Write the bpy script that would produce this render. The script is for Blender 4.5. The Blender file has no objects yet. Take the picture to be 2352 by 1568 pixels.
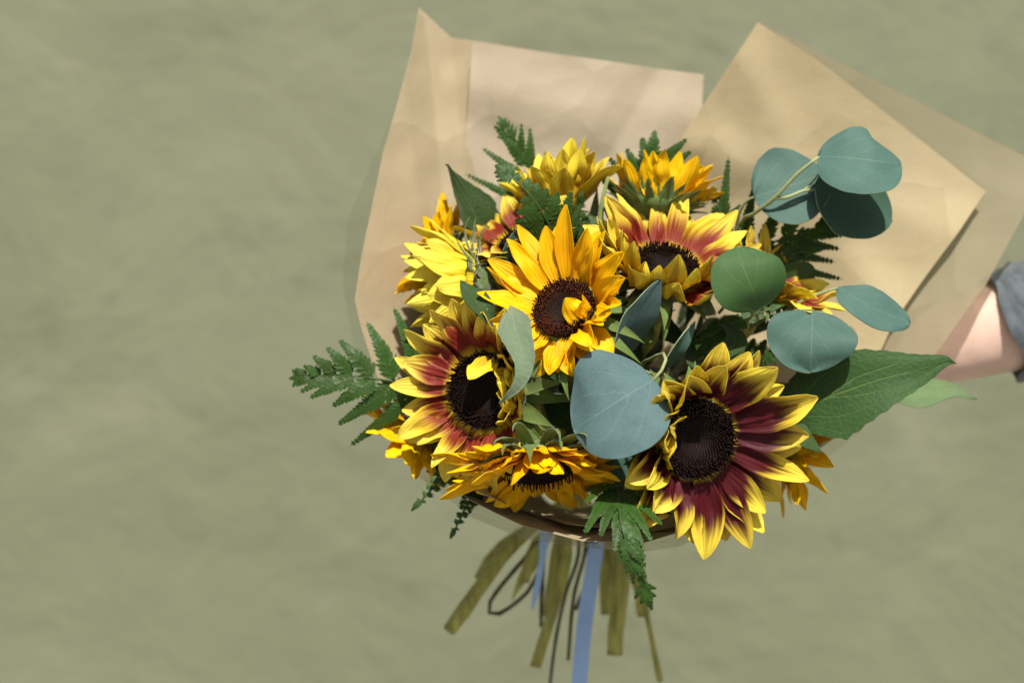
import bpy, math, random
import numpy as np
from mathutils import Vector, noise as mnoise

random.seed(7)
rng = np.random.default_rng(7)
scene = bpy.context.scene
C = scene.collection
R = math.radians

# ------------------------------------------------------------------ camera, sky, sun, exposure
PX = 0.74 / 2352.0          # metres per measured unit in the plane of the bouquet (y = 0)
CAM_D = 1.2333              # camera distance to that plane
cam_data = bpy.data.cameras.new('camera')
cam = bpy.data.objects.new('camera', cam_data)
C.objects.link(cam)
cam.location = (0, -CAM_D, 0)
cam.rotation_euler = (R(90), 0, 0)
cam_data.lens = 60
cam_data.sensor_width = 36
cam_data.clip_start = 0.05
cam_data.clip_end = 50
cam_data.dof.use_dof = True
cam_data.dof.focus_distance = CAM_D - 0.045
cam_data.dof.aperture_fstop = 3.0
cam_data.dof.aperture_blades = 9
scene.camera = cam

SUN_DIR = Vector((0.10, -0.64, 0.76)).normalized()     # towards the sun
world = bpy.data.worlds.new('World')
scene.world = world
world.use_nodes = True
wn = world.node_tree.nodes
wl = world.node_tree.links
wn.clear()
sky = wn.new('ShaderNodeTexSky')
sky.sky_type = 'NISHITA'
sky.sun_disc = False
sky.sun_elevation = math.asin(SUN_DIR.z)
sky.sun_rotation = math.atan2(SUN_DIR.x, SUN_DIR.y)
sky.air_density = 0.8
sky.dust_density = 4.0
sky.ozone_density = 0.4
bg = wn.new('ShaderNodeBackground')
bg.inputs['Strength'].default_value = 0.06
wo = wn.new('ShaderNodeOutputWorld')
wl.new(sky.outputs[0], bg.inputs['Color'])
wl.new(bg.outputs[0], wo.inputs['Surface'])

sun_data = bpy.data.lights.new('sun', 'SUN')
sun_data.energy = 4.9
sun_data.angle = R(0.9)
sun_data.color = (1.0, 0.95, 0.88)
sun = bpy.data.objects.new('sun', sun_data)
C.objects.link(sun)
sun.rotation_euler = SUN_DIR.to_track_quat('Z', 'Y').to_euler()

scene.view_settings.view_transform = 'Standard'
scene.view_settings.look = 'None'
scene.view_settings.gamma = 1.0
scene.view_settings.use_curve_mapping = False
scene.view_settings.exposure = 0.20
scene.cycles.transparent_max_bounces = 24
scene.cycles.max_bounces = 10
scene.cycles.transmission_bounces = 8


# ------------------------------------------------------------------ geometry helpers
def V(*a):
    return np.array(a, dtype=float)


def P(x, y, d=0.0):
    """point measured on the photograph at depth d (metres behind the bouquet plane)"""
    k = PX * (1 + d / CAM_D)
    return V((x - 1176) * k, d, (784 - y) * k)


def unit(v):
    v = np.asarray(v, dtype=float)
    n = np.linalg.norm(v)
    return v / n if n > 1e-12 else v


def spline(pts, n):
    """Catmull-Rom through pts, n samples, roughly even in arc length"""
    p = [np.asarray(q, dtype=float) for q in pts]
    if len(p) == 2:
        return np.array([p[0] + (p[1] - p[0]) * t for t in np.linspace(0, 1, n)])
    p = [2 * p[0] - p[1]] + p + [2 * p[-1] - p[-2]]
    out = []
    for i in range(1, len(p) - 2):
        for t in np.linspace(0, 1, 24, endpoint=False):
            a, b, c, d = p[i - 1], p[i], p[i + 1], p[i + 2]
            out.append(0.5 * (2 * b + (c - a) * t + (2 * a - 5 * b + 4 * c - d) * t * t + (3 * b - a - 3 * c + d) * t ** 3))
    out.append(p[-2])
    out = np.array(out)
    s = np.concatenate([[0], np.cumsum(np.linalg.norm(np.diff(out, axis=0), axis=1))])
    q = np.linspace(0, s[-1], n)
    return np.stack([np.interp(q, s, out[:, k]) for k in range(3)], 1)


def link(name, me, mats, root=None, smooth=True):
    o = bpy.data.objects.new(name, me)
    C.objects.link(o)
    for m in (mats if isinstance(mats, (list, tuple)) else [mats]):
        me.materials.append(m)
    if smooth:
        me.polygons.foreach_set('use_smooth', [True] * len(me.polygons))
    if root is not None:
        o.parent = root
    return o


def world_loc(o):
    v = V(0, 0, 0)
    while o is not None:
        v = v + V(*o.location)
        o = o.parent
    return v


def mesh_obj(name, verts, faces, mats, root=None, uvs=None, mi=None, smooth=True, attr=None):
    off = world_loc(root) if root is not None else V(0, 0, 0)
    me = bpy.data.meshes.new(name)
    vv = np.asarray(verts, dtype=float) - off
    me.from_pydata(vv.tolist(), [], faces)
    if uvs is not None:
        uvl = me.uv_layers.new(name='UVMap')
        idx = np.zeros(len(me.loops), dtype=np.int32)
        me.loops.foreach_get('vertex_index', idx)
        uvl.data.foreach_set('uv', np.asarray(uvs, dtype=np.float32)[idx].ravel())
    if mi is not None:
        me.polygons.foreach_set('material_index', mi)
    if attr is not None:
        a = me.attributes.new('rad', 'FLOAT', 'POINT')
        a.data.foreach_set('value', np.asarray(attr, dtype=np.float32))
    o = link(name, me, mats, root, smooth)
    me.update()
    return o


def tag(o, label, cat, group=None, kind=None):
    o['label'] = label
    o['category'] = cat
    if group:
        o['group'] = group
    if kind:
        o['kind'] = kind
    return o


def empty(name, loc):
    o = bpy.data.objects.new(name, None)
    o.empty_display_size = 0.02
    o.location = tuple(float(a) for a in loc)
    C.objects.link(o)
    return o


def grid_normals(g):
    du = np.gradient(g, axis=0)
    dv = np.gradient(g, axis=1)
    n = np.cross(du, dv)
    l = np.linalg.norm(n, axis=2, keepdims=True)
    return n / np.maximum(l, 1e-12)


def sheet(name, g, mats, root=None, thick=0.0003, flip=False):
    """a thin two-sided solid from a grid of points g[u, v]; mats = [front, back]"""
    nu, nv, _ = g.shape
    n = grid_normals(g)
    if flip:
        n = -n
    a = (g + n * thick * 0.5).reshape(-1, 3)
    b = (g - n * thick * 0.5).reshape(-1, 3)
    uu, vv = np.meshgrid(np.linspace(0, 1, nu), np.linspace(0, 1, nv), indexing='ij')
    uv = np.stack([uu.ravel(), vv.ravel()], 1)
    N = nu * nv
    faces, mi = [], []
    bk = 1 if len(mats) > 1 else 0
    for i in range(nu - 1):
        for j in range(nv - 1):
            q = (i * nv + j, (i + 1) * nv + j, (i + 1) * nv + j + 1, i * nv + j + 1)
            if flip:
                q = q[::-1]
            # the same diagonal on both sides, so the two skins never cross
            faces += [(q[0], q[1], q[2]), (q[0], q[2], q[3]), (N + q[2], N + q[1], N + q[0]), (N + q[3], N + q[2], N + q[0])]
            mi += [0, 0, bk, bk]
    ring = [(i, 0) for i in range(nu)] + [(nu - 1, j) for j in range(1, nv)] + \
           [(i, nv - 1) for i in range(nu - 2, -1, -1)] + [(0, j) for j in range(nv - 2, 0, -1)]
    ids = np.array([i * nv + j for i, j in ring])
    m = len(ids)
    verts = np.vstack([a, b, a[ids], b[ids]])
    uvs = np.vstack([uv, uv, uv[ids], uv[ids]])
    for k in range(m):
        k2 = (k + 1) % m
        f = (2 * N + k2, 2 * N + k, 2 * N + m + k, 2 * N + m + k2)
        faces.append(f[::-1] if flip else f)
        mi.append(2 if len(mats) > 2 else 0)
    return mesh_obj(name, verts, faces, mats, root, uvs, mi)


def frames(path, up):
    t = np.gradient(path, axis=0)
    t = t / np.linalg.norm(t, axis=1, keepdims=True)
    ups = np.asarray(up, dtype=float)
    if ups.ndim == 1:
        ups = np.repeat(ups[None], len(path), 0)
    s = np.cross(t, ups)
    s = s / np.maximum(np.linalg.norm(s, axis=1, keepdims=True), 1e-9)
    n = np.cross(s, t)
    return t, s, n


def tube(name, pts, radii, mat, root=None, n=14, sides=9, bump=0.0, smooth_path=True, flat=1.0, seed=0):
    path = spline(pts, n) if smooth_path else np.array(pts)
    rad = np.interp(np.linspace(0, 1, len(path)), np.linspace(0, 1, len(radii)), radii)
    t0 = unit(path[-1] - path[0])
    up = V(0, -1, 0.2) if abs(t0[1]) < 0.9 else V(1, 0, 0)
    t, s, nn = frames(path, up)
    verts, uv = [], []
    for i in range(len(path)):
        for k in range(sides):
            a = 2 * math.pi * k / sides
            r = rad[i] * (1 + bump * 1.2 * max(0, math.sin(i * 1.9 + seed)) ** 8) * (1 + bump * mnoise.noise(Vector((i * 0.55 + seed * 9.1, k * 0.7, seed * 3.3))))
            verts.append(path[i] + s[i] * math.cos(a) * r + nn[i] * math.sin(a) * r * flat)
            uv.append((k / sides, i / (len(path) - 1)))
    faces = []
    for i in range(len(path) - 1):
        for k in range(sides):
            k2 = (k + 1) % sides
            faces.append((i * sides + k, i * sides + k2, (i + 1) * sides + k2, (i + 1) * sides + k))
    faces.append(tuple(range(sides))[::-1])
    L = (len(path) - 1) * sides
    faces.append(tuple(L + k for k in range(sides)))
    return mesh_obj(name, verts, faces, mat, root, uv)


# ------------------------------------------------------------------ materials
class NT:
    def __init__(self, name):
        self.m = bpy.data.materials.new(name)
        self.m.use_nodes = True
        self.t = self.m.node_tree
        self.t.nodes.clear()
        self.out = self.t.nodes.new('ShaderNodeOutputMaterial')

    def n(self, kind, **kw):
        nd = self.t.nodes.new('ShaderNode' + kind)
        for k, v in kw.items():
            setattr(nd, k, v)
        return nd

    def put(self, sock, val):
        if isinstance(val, bpy.types.NodeSocket):
            self.t.links.new(val, sock)
        elif val is not None:
            if isinstance(val, (tuple, list)) and len(val) == 3 and sock.type == 'RGBA':
                val = (*val, 1)
            sock.default_value = val

    def math(self, op, a, b=None, c=None, clamp=False):
        nd = self.n('Math', operation=op, use_clamp=clamp)
        for s, v in zip(nd.inputs, (a, b, c)):
            self.put(s, v)
        return nd.outputs[0]

    def step(self, val, a, b, lo=0.0, hi=1.0):
        nd = self.n('MapRange', interpolation_type='SMOOTHSTEP')
        for s, v in zip(nd.inputs, (val, a, b, lo, hi)):
            self.put(s, v)
        return nd.outputs[0]

    def mix(self, f, a, b, mode='MIX'):
        nd = self.n('Mix', data_type='RGBA', blend_type=mode)
        self.put(nd.inputs[0], f)
        self.put(nd.inputs[6], a)
        self.put(nd.inputs[7], b)
        return nd.outputs[2]

    def noise(self, vec, scale=5.0, detail=3.0, rough=0.55, dist=0.0):
        nd = self.n('TexNoise')
        self.put(nd.inputs['Vector'], vec)
        nd.inputs['Scale'].default_value = scale
        nd.inputs['Detail'].default_value = detail
        nd.inputs['Roughness'].default_value = rough
        nd.inputs['Distortion'].default_value = dist
        return nd.outputs[0]

    def uv(self):
        u = self.n('UVMap')
        s = self.n('SeparateXYZ')
        self.t.links.new(u.outputs[0], s.inputs[0])
        return s.outputs[0], s.outputs[1]

    def comb(self, x, y, z=0.0):
        c = self.n('CombineXYZ')
        for s, v in zip(c.inputs, (x, y, z)):
            self.put(s, v)
        return c.outputs[0]

    def pos(self, scale=(1, 1, 1)):
        g = self.n('NewGeometry')
        mp = self.n('Mapping')
        mp.inputs['Scale'].default_value = scale
        self.t.links.new(g.outputs['Position'], mp.inputs[0])
        return mp.outputs[0]

    def rand(self):
        return self.n('ObjectInfo').outputs['Random']

    def hsv(self, col, h=None, s=None, v=None):
        nd = self.n('HueSaturation')
        self.put(nd.inputs['Color'], col)
        self.put(nd.inputs['Hue'], h if h is not None else 0.5)
        self.put(nd.inputs['Saturation'], s if s is not None else 1.0)
        self.put(nd.inputs['Value'], v if v is not None else 1.0)
        return nd.outputs[0]

    def bump(self, h, strength=0.3, dist=0.001):
        b = self.n('Bump')
        b.inputs['Strength'].default_value = strength
        b.inputs['Distance'].default_value = dist
        self.put(b.inputs['Height'], h)
        return b.outputs[0]

    def bsdf(self, col, rough=0.6, spec=0.3, normal=None, sheen=0.0, trans=None, trans_col=None, coat=0.0):
        p = self.n('BsdfPrincipled')
        self.put(p.inputs['Base Color'], col)
        self.put(p.inputs['Roughness'], rough)
        p.inputs['Specular IOR Level'].default_value = spec
        p.inputs['Sheen Weight'].default_value = sheen
        p.inputs['Coat Weight'].default_value = coat
        if normal is not None:
            self.put(p.inputs['Normal'], normal)
        sh = p.outputs[0]
        if trans:
            t = self.n('BsdfTranslucent')
            self.put(t.inputs['Color'], trans_col if trans_col is not None else col)
            if normal is not None:
                self.put(t.inputs['Normal'], normal)
            mx = self.n('MixShader')
            mx.inputs[0].default_value = trans
            self.t.links.new(sh, mx.inputs[1])
            self.t.links.new(t.outputs[0], mx.inputs[2])
            sh = mx.outputs[0]
        return sh

    def done(self, sh):
        self.t.links.new(sh, self.out.inputs['Surface'])
        return self.m


def petal_material(name, yellow, tip, dark=None, a=(0.04, 0.16), b=(0.40, 0.78), amount=1.0, trans=0.32, stripe=0.0):
    t = NT(name)
    u, v = t.uv()
    r = t.rand()
    seed = t.math('MULTIPLY', r, 37.0)
    streak = t.noise(t.comb(t.math('MULTIPLY', u, 9.0), t.math('MULTIPLY', v, 1.1), seed), 1.0, 4, 0.6)
    fine = t.noise(t.comb(t.math('MULTIPLY', u, 26.0), t.math('MULTIPLY', v, 1.4), seed), 1.0, 3, 0.6)
    col = t.mix(t.step(v, 0.25, 0.95), yellow, tip)
    col = t.mix(t.step(fine, 0.38, 0.62, 0.0, 0.17), col, tuple(c * f for c, f in zip(yellow, (0.72, 0.58, 0.6))))
    if dark is not None:
        edge = t.math('ABSOLUTE', t.math('SUBTRACT', u, 0.5))
        vv = t.math('ADD', v, t.math('MULTIPLY', t.math('SUBTRACT', streak, 0.5), 0.55))
        vv = t.math('ADD', vv, t.math('MULTIPLY', edge, 0.42))
        vv = t.math('ADD', vv, t.math('MULTIPLY', t.math('SUBTRACT', r, 0.5), 0.22))
        m = t.math('MULTIPLY', t.step(v, a[0], a[1]), t.step(vv, b[0], b[1], 1.0, 0.0))
        if stripe:
            m = t.math('MULTIPLY', m, t.step(edge, 0.08, 0.30, 1.0, 0.12))
        m = t.math('MULTIPLY', m, amount, clamp=True)
        dcol = t.mix(streak, dark, tuple(min(1, c * 1.6) for c in dark))
        col = t.mix(m, col, dcol)
    col = t.hsv(col, t.math('ADD', 0.5, t.math('MULTIPLY', t.math('SUBTRACT', r, 0.5), 0.012)), 1.0,
                t.step(r, 0.0, 1.0, 0.95, 1.06))
    ridge = t.math('SINE', t.math('MULTIPLY', u, 34.0))
    h = t.math('ADD', t.math('MULTIPLY', ridge, 0.35), fine)
    nrm = t.bump(h, 0.6, 0.0007)
    return t.done(t.bsdf(col, 0.5, 0.25, nrm, 0.0, trans))


GOLD = petal_material('petal_gold', (0.98, 0.53, 0.001), (0.98, 0.62, 0.002), trans=0.22)
GOLD_B = petal_material('petal_gold_back', (0.97, 0.58, 0.003), (0.98, 0.64, 0.004), trans=0.22)
BI_A = petal_material('petal_rust', (0.90, 0.63, 0.025), (0.93, 0.78, 0.10), (0.19, 0.024, 0.011), (0.03, 0.20), (0.46, 0.86), 1.0, 0.22)
BI_B = petal_material('petal_maroon', (0.86, 0.61, 0.025), (0.89, 0.72, 0.08), (0.062, 0.004, 0.007), (0.0, 0.10), (0.56, 0.93), 1.0, 0.20)
BI_BACK = petal_material('petal_yellow_back', (0.90, 0.67, 0.025), (0.92, 0.76, 0.06), (0.36, 0.13, 0.012), (0.05, 0.2), (0.55, 0.95), 0.55, 0.24, stripe=1)
PALE = petal_material('petal_pale', (0.91, 0.74, 0.035), (0.94, 0.82, 0.10), trans=0.24)


def floret_material(name, cols):
    t = NT(name)
    a = t.n('Attribute', attribute_name='rad')
    ramp = t.n('ValToRGB')
    t.t.links.new(a.outputs['Fac'], ramp.inputs[0])
    e = ramp.color_ramp.elements
    while len(e) < len(cols):
        e.new(0.5)
    for el, (p, c) in zip(e, cols):
        el.position = p
        el.color = (*c, 1)
    n = t.noise(t.pos(), 420, 2, 0.6)
    col = t.mix(t.step(n, 0.35, 0.65, 0.0, 0.6), ramp.outputs[0], (0.006, 0.003, 0.003), 'MIX')
    return t.done(t.bsdf(col, 0.45, 0.35))


DISK_RED = floret_material('florets_red_brown', [(0, (0.012, 0.008, 0.010)), (0.28, (0.020, 0.012, 0.012)), (0.42, (0.16, 0.07, 0.015)), (0.58, (0.16, 0.042, 0.008)), (0.82, (0.12, 0.022, 0.006)), (1, (0.035, 0.007, 0.004))])
DISK_BLACK = floret_material('florets_dark', [(0, (0.010, 0.009, 0.011)), (0.36, (0.010, 0.008, 0.009)), (0.50, (0.034, 0.017, 0.008)), (0.66, (0.022, 0.009, 0.005)), (0.85, (0.018, 0.006, 0.004)), (1, (0.010, 0.004, 0.004))])


def leaf_material(name, col, vein, rough=0.55, spec=0.3, trans=0.22, nside=7.0, vslope=0.75, vein_amt=0.6, blotch=0.3, bumpy=0.4, sheen=0.0, trans_col=None, curve=0.0, vw=0.018):
    t = NT(name)
    u, v = t.uv()
    r = t.rand()
    e = t.math('ABSOLUTE', t.math('SUBTRACT', u, 0.5))
    wob = t.noise(t.comb(t.math('MULTIPLY', u, 7.0), t.math('MULTIPLY', v, 7.0), t.math('MULTIPLY', r, 20)), 1.0, 2)
    mid = t.step(e, 0.004, vw, 1.0, 0.0)
    w = t.math('SUBTRACT', v, t.math('MULTIPLY', e, vslope))
    if curve:
        w = t.math('SUBTRACT', w, t.math('MULTIPLY', t.math('MULTIPLY', e, e), curve))
    w = t.math('ADD', w, t.math('MULTIPLY', t.math('SUBTRACT', wob, 0.5), 0.10))
    saw = t.math('FRACT', t.math('MULTIPLY', w, nside))
    tri = t.math('ABSOLUTE', t.math('SUBTRACT', saw, 0.5))
    side = t.step(tri, 0.01, vw * 3.5, 1.0, 0.0)
    side = t.math('MULTIPLY', side, t.step(e, 0.25, 0.5, 0.75, 0.15))
    veins = t.math('MAXIMUM', mid, side)
    pos = t.pos()
    n = t.noise(pos, 60, 4, 0.6)
    n2 = t.noise(pos, 600, 2, 0.6)
    c = t.mix(t.step(n, 0.35, 0.7, 0.0, blotch), col, tuple(k * 0.62 for k in col))
    c = t.mix(t.step(n2, 0.56, 0.72, 0.0, blotch), c, tuple(k * 0.5 for k in col))
    c = t.mix(t.math('MULTIPLY', veins, vein_amt), c, vein)
    c = t.hsv(c, t.math('ADD', 0.5, t.math('MULTIPLY', t.math('SUBTRACT', r, 0.5), 0.02)), 1.0, t.step(r, 0, 1, 0.85, 1.12))
    vor = t.n('TexVoronoi')
    t.put(vor.inputs['Vector'], pos)
    vor.inputs['Scale'].default_value = 330
    h = t.math('ADD', t.math('MULTIPLY', veins, -1.2), t.math('MULTIPLY', vor.outputs[0], 0.8))
    nrm = t.bump(h, bumpy, 0.0008)
    return t.done(t.bsdf(c, rough, spec, nrm, sheen, trans, trans_col if trans_col else c))


EUC = leaf_material('eucalyptus_leaf', (0.080, 0.165, 0.137), (0.22, 0.31, 0.23), 0.62, 0.22, 0.10, 4.0, 1.1, 0.42, 0.25, 0.10, vw=0.007)
EUC_BLUE = leaf_material('eucalyptus_blue_leaf', (0.082, 0.148, 0.150), (0.20, 0.27, 0.23), 0.65, 0.20, 0.05, 4.0, 1.1, 0.38, 0.45, 0.12, vw=0.006)
EUC_BACK = leaf_material('eucalyptus_leaf_back', (0.055, 0.120, 0.035), (0.17, 0.24, 0.08), 0.6, 0.22, 0.16, 4.0, 1.1, 0.4, 0.25, 0.10, vw=0.007)
EUC_DARK = leaf_material('eucalyptus_green_leaf', (0.055, 0.125, 0.085), (0.16, 0.24, 0.13), 0.6, 0.22, 0.10, 4.0, 1.1, 0.35, 0.2, 0.10, vw=0.007)
SLEAF = leaf_material('sunflower_leaf', (0.038, 0.088, 0.019), (0.16, 0.22, 0.06), 0.6, 0.25, 0.20, 4.0, 0.9, 0.5, 0.35, 0.6, 0.15, curve=0.8)
SLEAF_BACK = leaf_material('sunflower_leaf_back', (0.150, 0.225, 0.095), (0.30, 0.37, 0.18), 0.7, 0.2, 0.22, 4.0, 0.9, 0.6, 0.3, 0.6, 0.3, curve=0.8)
SLEAF_GREY = leaf_material('sunflower_leaf_downy', (0.170, 0.250, 0.140), (0.34, 0.42, 0.25), 0.75, 0.2, 0.15, 4.0, 0.9, 0.6, 0.3, 0.7, 0.5, curve=0.8)
BRACT = leaf_material('bract', (0.15, 0.235, 0.045), (0.26, 0.34, 0.10), 0.65, 0.25, 0.25, 3.0, 2.0, 0.35, 0.35, 0.4, 0.5)
FERN = leaf_material('fern_leaf', (0.038, 0.092, 0.014), (0.06, 0.13, 0.03), 0.45, 0.32, 0.18, 6.0, 1.0, 0.25, 0.35, 0.3, trans_col=(0.05, 0.16, 0.015))


def simple_material(name, col, rough=0.6, spec=0.3, var=0.3, scale=80, bump=0.3, bscale=300, trans=None, sheen=0.0, stretch=(1, 1, 1), dark=None):
    t = NT(name)
    p = t.pos(stretch)
    n = t.noise(p, scale, 4, 0.6)
    c = t.mix(t.step(n, 0.3, 0.7, 0.0, 1.0), tuple(k * (1 + var * 0.4) for k in col), dark if dark else tuple(k * (1 - var) for k in col))
    nb = t.noise(p, bscale, 3, 0.6)
    return t.done(t.bsdf(c, rough, spec, t.bump(nb, bump, 0.001), sheen, trans))


STEM = simple_material('stem_green', (0.42, 0.42, 0.10), 0.5, 0.35, 0.45, 150, 0.5, 300, stretch=(1, 1, 0.15), dark=(0.26, 0.25, 0.065))
STEM_FRESH = simple_material('stem_fresh', (0.20, 0.26, 0.06), 0.6, 0.3, 0.4, 60, 0.4, 300, sheen=0.4)
STEM_CUT = simple_material('stem_cut', (0.36, 0.36, 0.13), 0.8, 0.2, 0.3, 200)
TWIG = simple_material('twig', (0.13, 0.10, 0.06), 0.6, 0.3, 0.5, 80)
EUC_STEM = simple_material('eucalyptus_stem', (0.30, 0.34, 0.16), 0.55, 0.3, 0.25, 80)
RACHIS = simple_material('fern_rachis', (0.045, 0.095, 0.022), 0.45, 0.4, 0.3, 80)
RECEPT = simple_material('receptacle', (0.12, 0.20, 0.045), 0.7, 0.2, 0.4, 150, 0.6, 500, sheen=0.4)
DISK_BASE = simple_material('disk_base', (0.016, 0.008, 0.006), 0.8, 0.2, 0.5, 500)
RIBBON = simple_material('ribbon_blue', (0.36, 0.57, 0.92), 0.45, 0.4, 0.12, 30, 0.15, 900)
SKIN = simple_material('skin', (0.80, 0.565, 0.46), 0.5, 0.35, 0.14, 40, 0.15, 700)
SLEEVE = simple_material('sleeve_cloth', (0.115, 0.140, 0.155), 0.9, 0.15, 0.25, 60, 0.5, 900, sheen=0.3)


def paper_material(name, col, trans=0.28, alpha=0.0):
    t = NT(name)
    p = t.pos()
    n = t.noise(p, 14, 4, 0.6)
    f = t.noise(t.pos((1, 1, 4)), 420, 3, 0.7)
    c = t.mix(t.step(n, 0.3, 0.7, 0.0, 0.35), col, tuple(k * q for k, q in zip(col, (0.88, 0.82, 0.74))))
    c = t.mix(t.step(f, 0.35, 0.7, 0.0, 0.35), c, tuple(k * 0.8 for k in col))
    vo = t.n('TexVoronoi')
    vo.inputs['Scale'].default_value = 15
    wp = t.n('VectorMath', operation='ADD')
    nz = t.n('TexNoise')
    nz.inputs['Scale'].default_value = 9
    t.put(nz.inputs['Vector'], p)
    sc = t.n('VectorMath', operation='SCALE')
    sc.inputs['Scale'].default_value = 0.10
    t.t.links.new(nz.outputs['Color'], sc.inputs[0])
    t.t.links.new(p, wp.inputs[0])
    t.t.links.new(sc.outputs[0], wp.inputs[1])
    t.t.links.new(wp.outputs[0], vo.inputs['Vector'])
    hh = t.math('ADD', t.math('MULTIPLY', f, 0.10), t.math('MULTIPLY', t.noise(p, 45, 3), 0.5))
    hh = t.math('ADD', hh, t.math('MULTIPLY', vo.outputs['Distance'], 2.2))
    nrm = t.bump(hh, 0.40, 0.004)
    sh = t.bsdf(c, 0.55, 0.3, nrm, 0.0, trans)
    if alpha:
        tr = t.n('BsdfTransparent')
        tr.inputs['Color'].default_value = (0.93, 0.92, 0.86, 1)
        mx = t.n('MixShader')
        mx.inputs[0].default_value = alpha
        t.t.links.new(sh, mx.inputs[1])
        t.t.links.new(tr.outputs[0], mx.inputs[2])
        sh = mx.outputs[0]
    return t.done(sh)


KRAFT = paper_material('kraft_paper', (0.61, 0.53, 0.39), 0.20)
KRAFT_TAN = paper_material('kraft_paper_tan', (0.56, 0.475, 0.285), 0.24)
KRAFT_PINK = paper_material('kraft_paper_left', (0.54, 0.455, 0.295), 0.20)
FILM = paper_material('waxed_film', (0.50, 0.45, 0.31), 0.28, 0.50)


def cello_material():
    t = NT('cellophane')
    n = t.noise(t.pos(), 26, 3, 0.5, 0.8)
    nrm = t.bump(n, 0.9, 0.006)
    lw = t.n('LayerWeight')
    lw.inputs['Blend'].default_value = 0.5
    t.put(lw.inputs['Normal'], nrm)
    f = t.math('ADD', 0.04, t.math('MULTIPLY', t.math('POWER', lw.outputs['Facing'], 3.0), 0.30))
    gl = t.n('BsdfGlossy')
    gl.inputs['Roughness'].default_value = 0.12
    t.put(gl.inputs['Normal'], nrm)
    tr = t.n('BsdfTransparent')
    tr.inputs['Color'].default_value = (0.985, 0.987, 0.98, 1)
    mx = t.n('MixShader')
    t.put(mx.inputs[0], f)
    t.t.links.new(tr.outputs[0], mx.inputs[1])
    t.t.links.new(gl.outputs[0], mx.inputs[2])
    return t.done(mx.outputs[0])


CELLO = cello_material()


def wall_material():
    t = NT('painted_plaster')
    p = t.pos((1, 1, 1))
    big = t.noise(p, 1.5, 4, 0.55)
    strokes = t.noise(t.pos((1.0, 1, 1.25)), 5.0, 4, 0.55, 0.5)
    fine = t.noise(p, 26, 4, 0.6)
    c = t.mix(t.step(big, 0.3, 0.7), (0.166, 0.182, 0.114), (0.200, 0.214, 0.138))
    c = t.mix(t.step(strokes, 0.5, 0.8, 0.0, 0.5), c, (0.152, 0.166, 0.104))
    c = t.mix(t.step(t.noise(p, 11, 4, 0.65), 0.56, 0.74, 0.0, 0.45), c, (0.128, 0.140, 0.090))
    c = t.mix(t.step(t.noise(t.pos((1, 3, 1)), 7, 3, 0.6), 0.56, 0.75, 0.0, 0.45), c, (0.222, 0.232, 0.160))
    h = t.math('ADD', t.math('MULTIPLY', strokes, 0.9), t.math('MULTIPLY', fine, 0.16))
    h = t.math('ADD', h, t.math('MULTIPLY', t.noise(p, 2.4, 2), 1.6))
    return t.done(t.bsdf(c, 0.8, 0.2, t.bump(h, 0.62, 0.02)))


WALL = wall_material()

# ------------------------------------------------------------------ the setting: one painted wall
WD = 0.85
wv = [(-3, WD, -1.2), (3, WD, -1.2), (3, WD, 2.0), (-3, WD, 2.0), (-3, WD + .2, -1.2), (3, WD + .2, -1.2), (3, WD + .2, 2.0), (-3, WD + .2, 2.0)]
wf = [(0, 1, 2, 3), (7, 6, 5, 4), (0, 4, 5, 1), (1, 5, 6, 2), (2, 6, 7, 3), (3, 7, 4, 0)]
wall = mesh_obj('wall', wv, wf, WALL, smooth=False)
tag(wall, 'olive green painted plaster wall behind the bouquet', 'wall', kind='structure')

BOUNCE_GROUND = simple_material('bounce_ground', (0.26, 0.25, 0.23), 0.85, 0.2, 0.2, 6, 0.4, 90)
ground = mesh_obj('ground', [(-30, -30, -1.15), (30, -30, -1.15), (30, WD + .1, -1.15), (-30, WD + .1, -1.15)], [(0, 1, 2, 3)], BOUNCE_GROUND, smooth=False)  # out of view; added to bounce sunlight up into the bouquet
tag(ground, 'unseen pale ground below the frame, added for bounce light', 'ground', kind='structure')

# ------------------------------------------------------------------ wrapping: paper sheets, film, cellophane
TC = (1312, 1115, 0.185)


def rim_path(rim, nu):
    pts = [P(*r) for r in rim]
    seg = [np.linalg.norm(b - a) for a, b in zip(pts[:-1], pts[1:])]
    tot = sum(seg)
    out = []
    for a, b, s in zip(pts[:-1], pts[1:], seg):
        k = max(2, int(round(nu * s / tot)))
        for i in range(k):
            out.append(a + (b - a) * i / k)
    out.append(pts[-1])
    return np.array(out)


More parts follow.
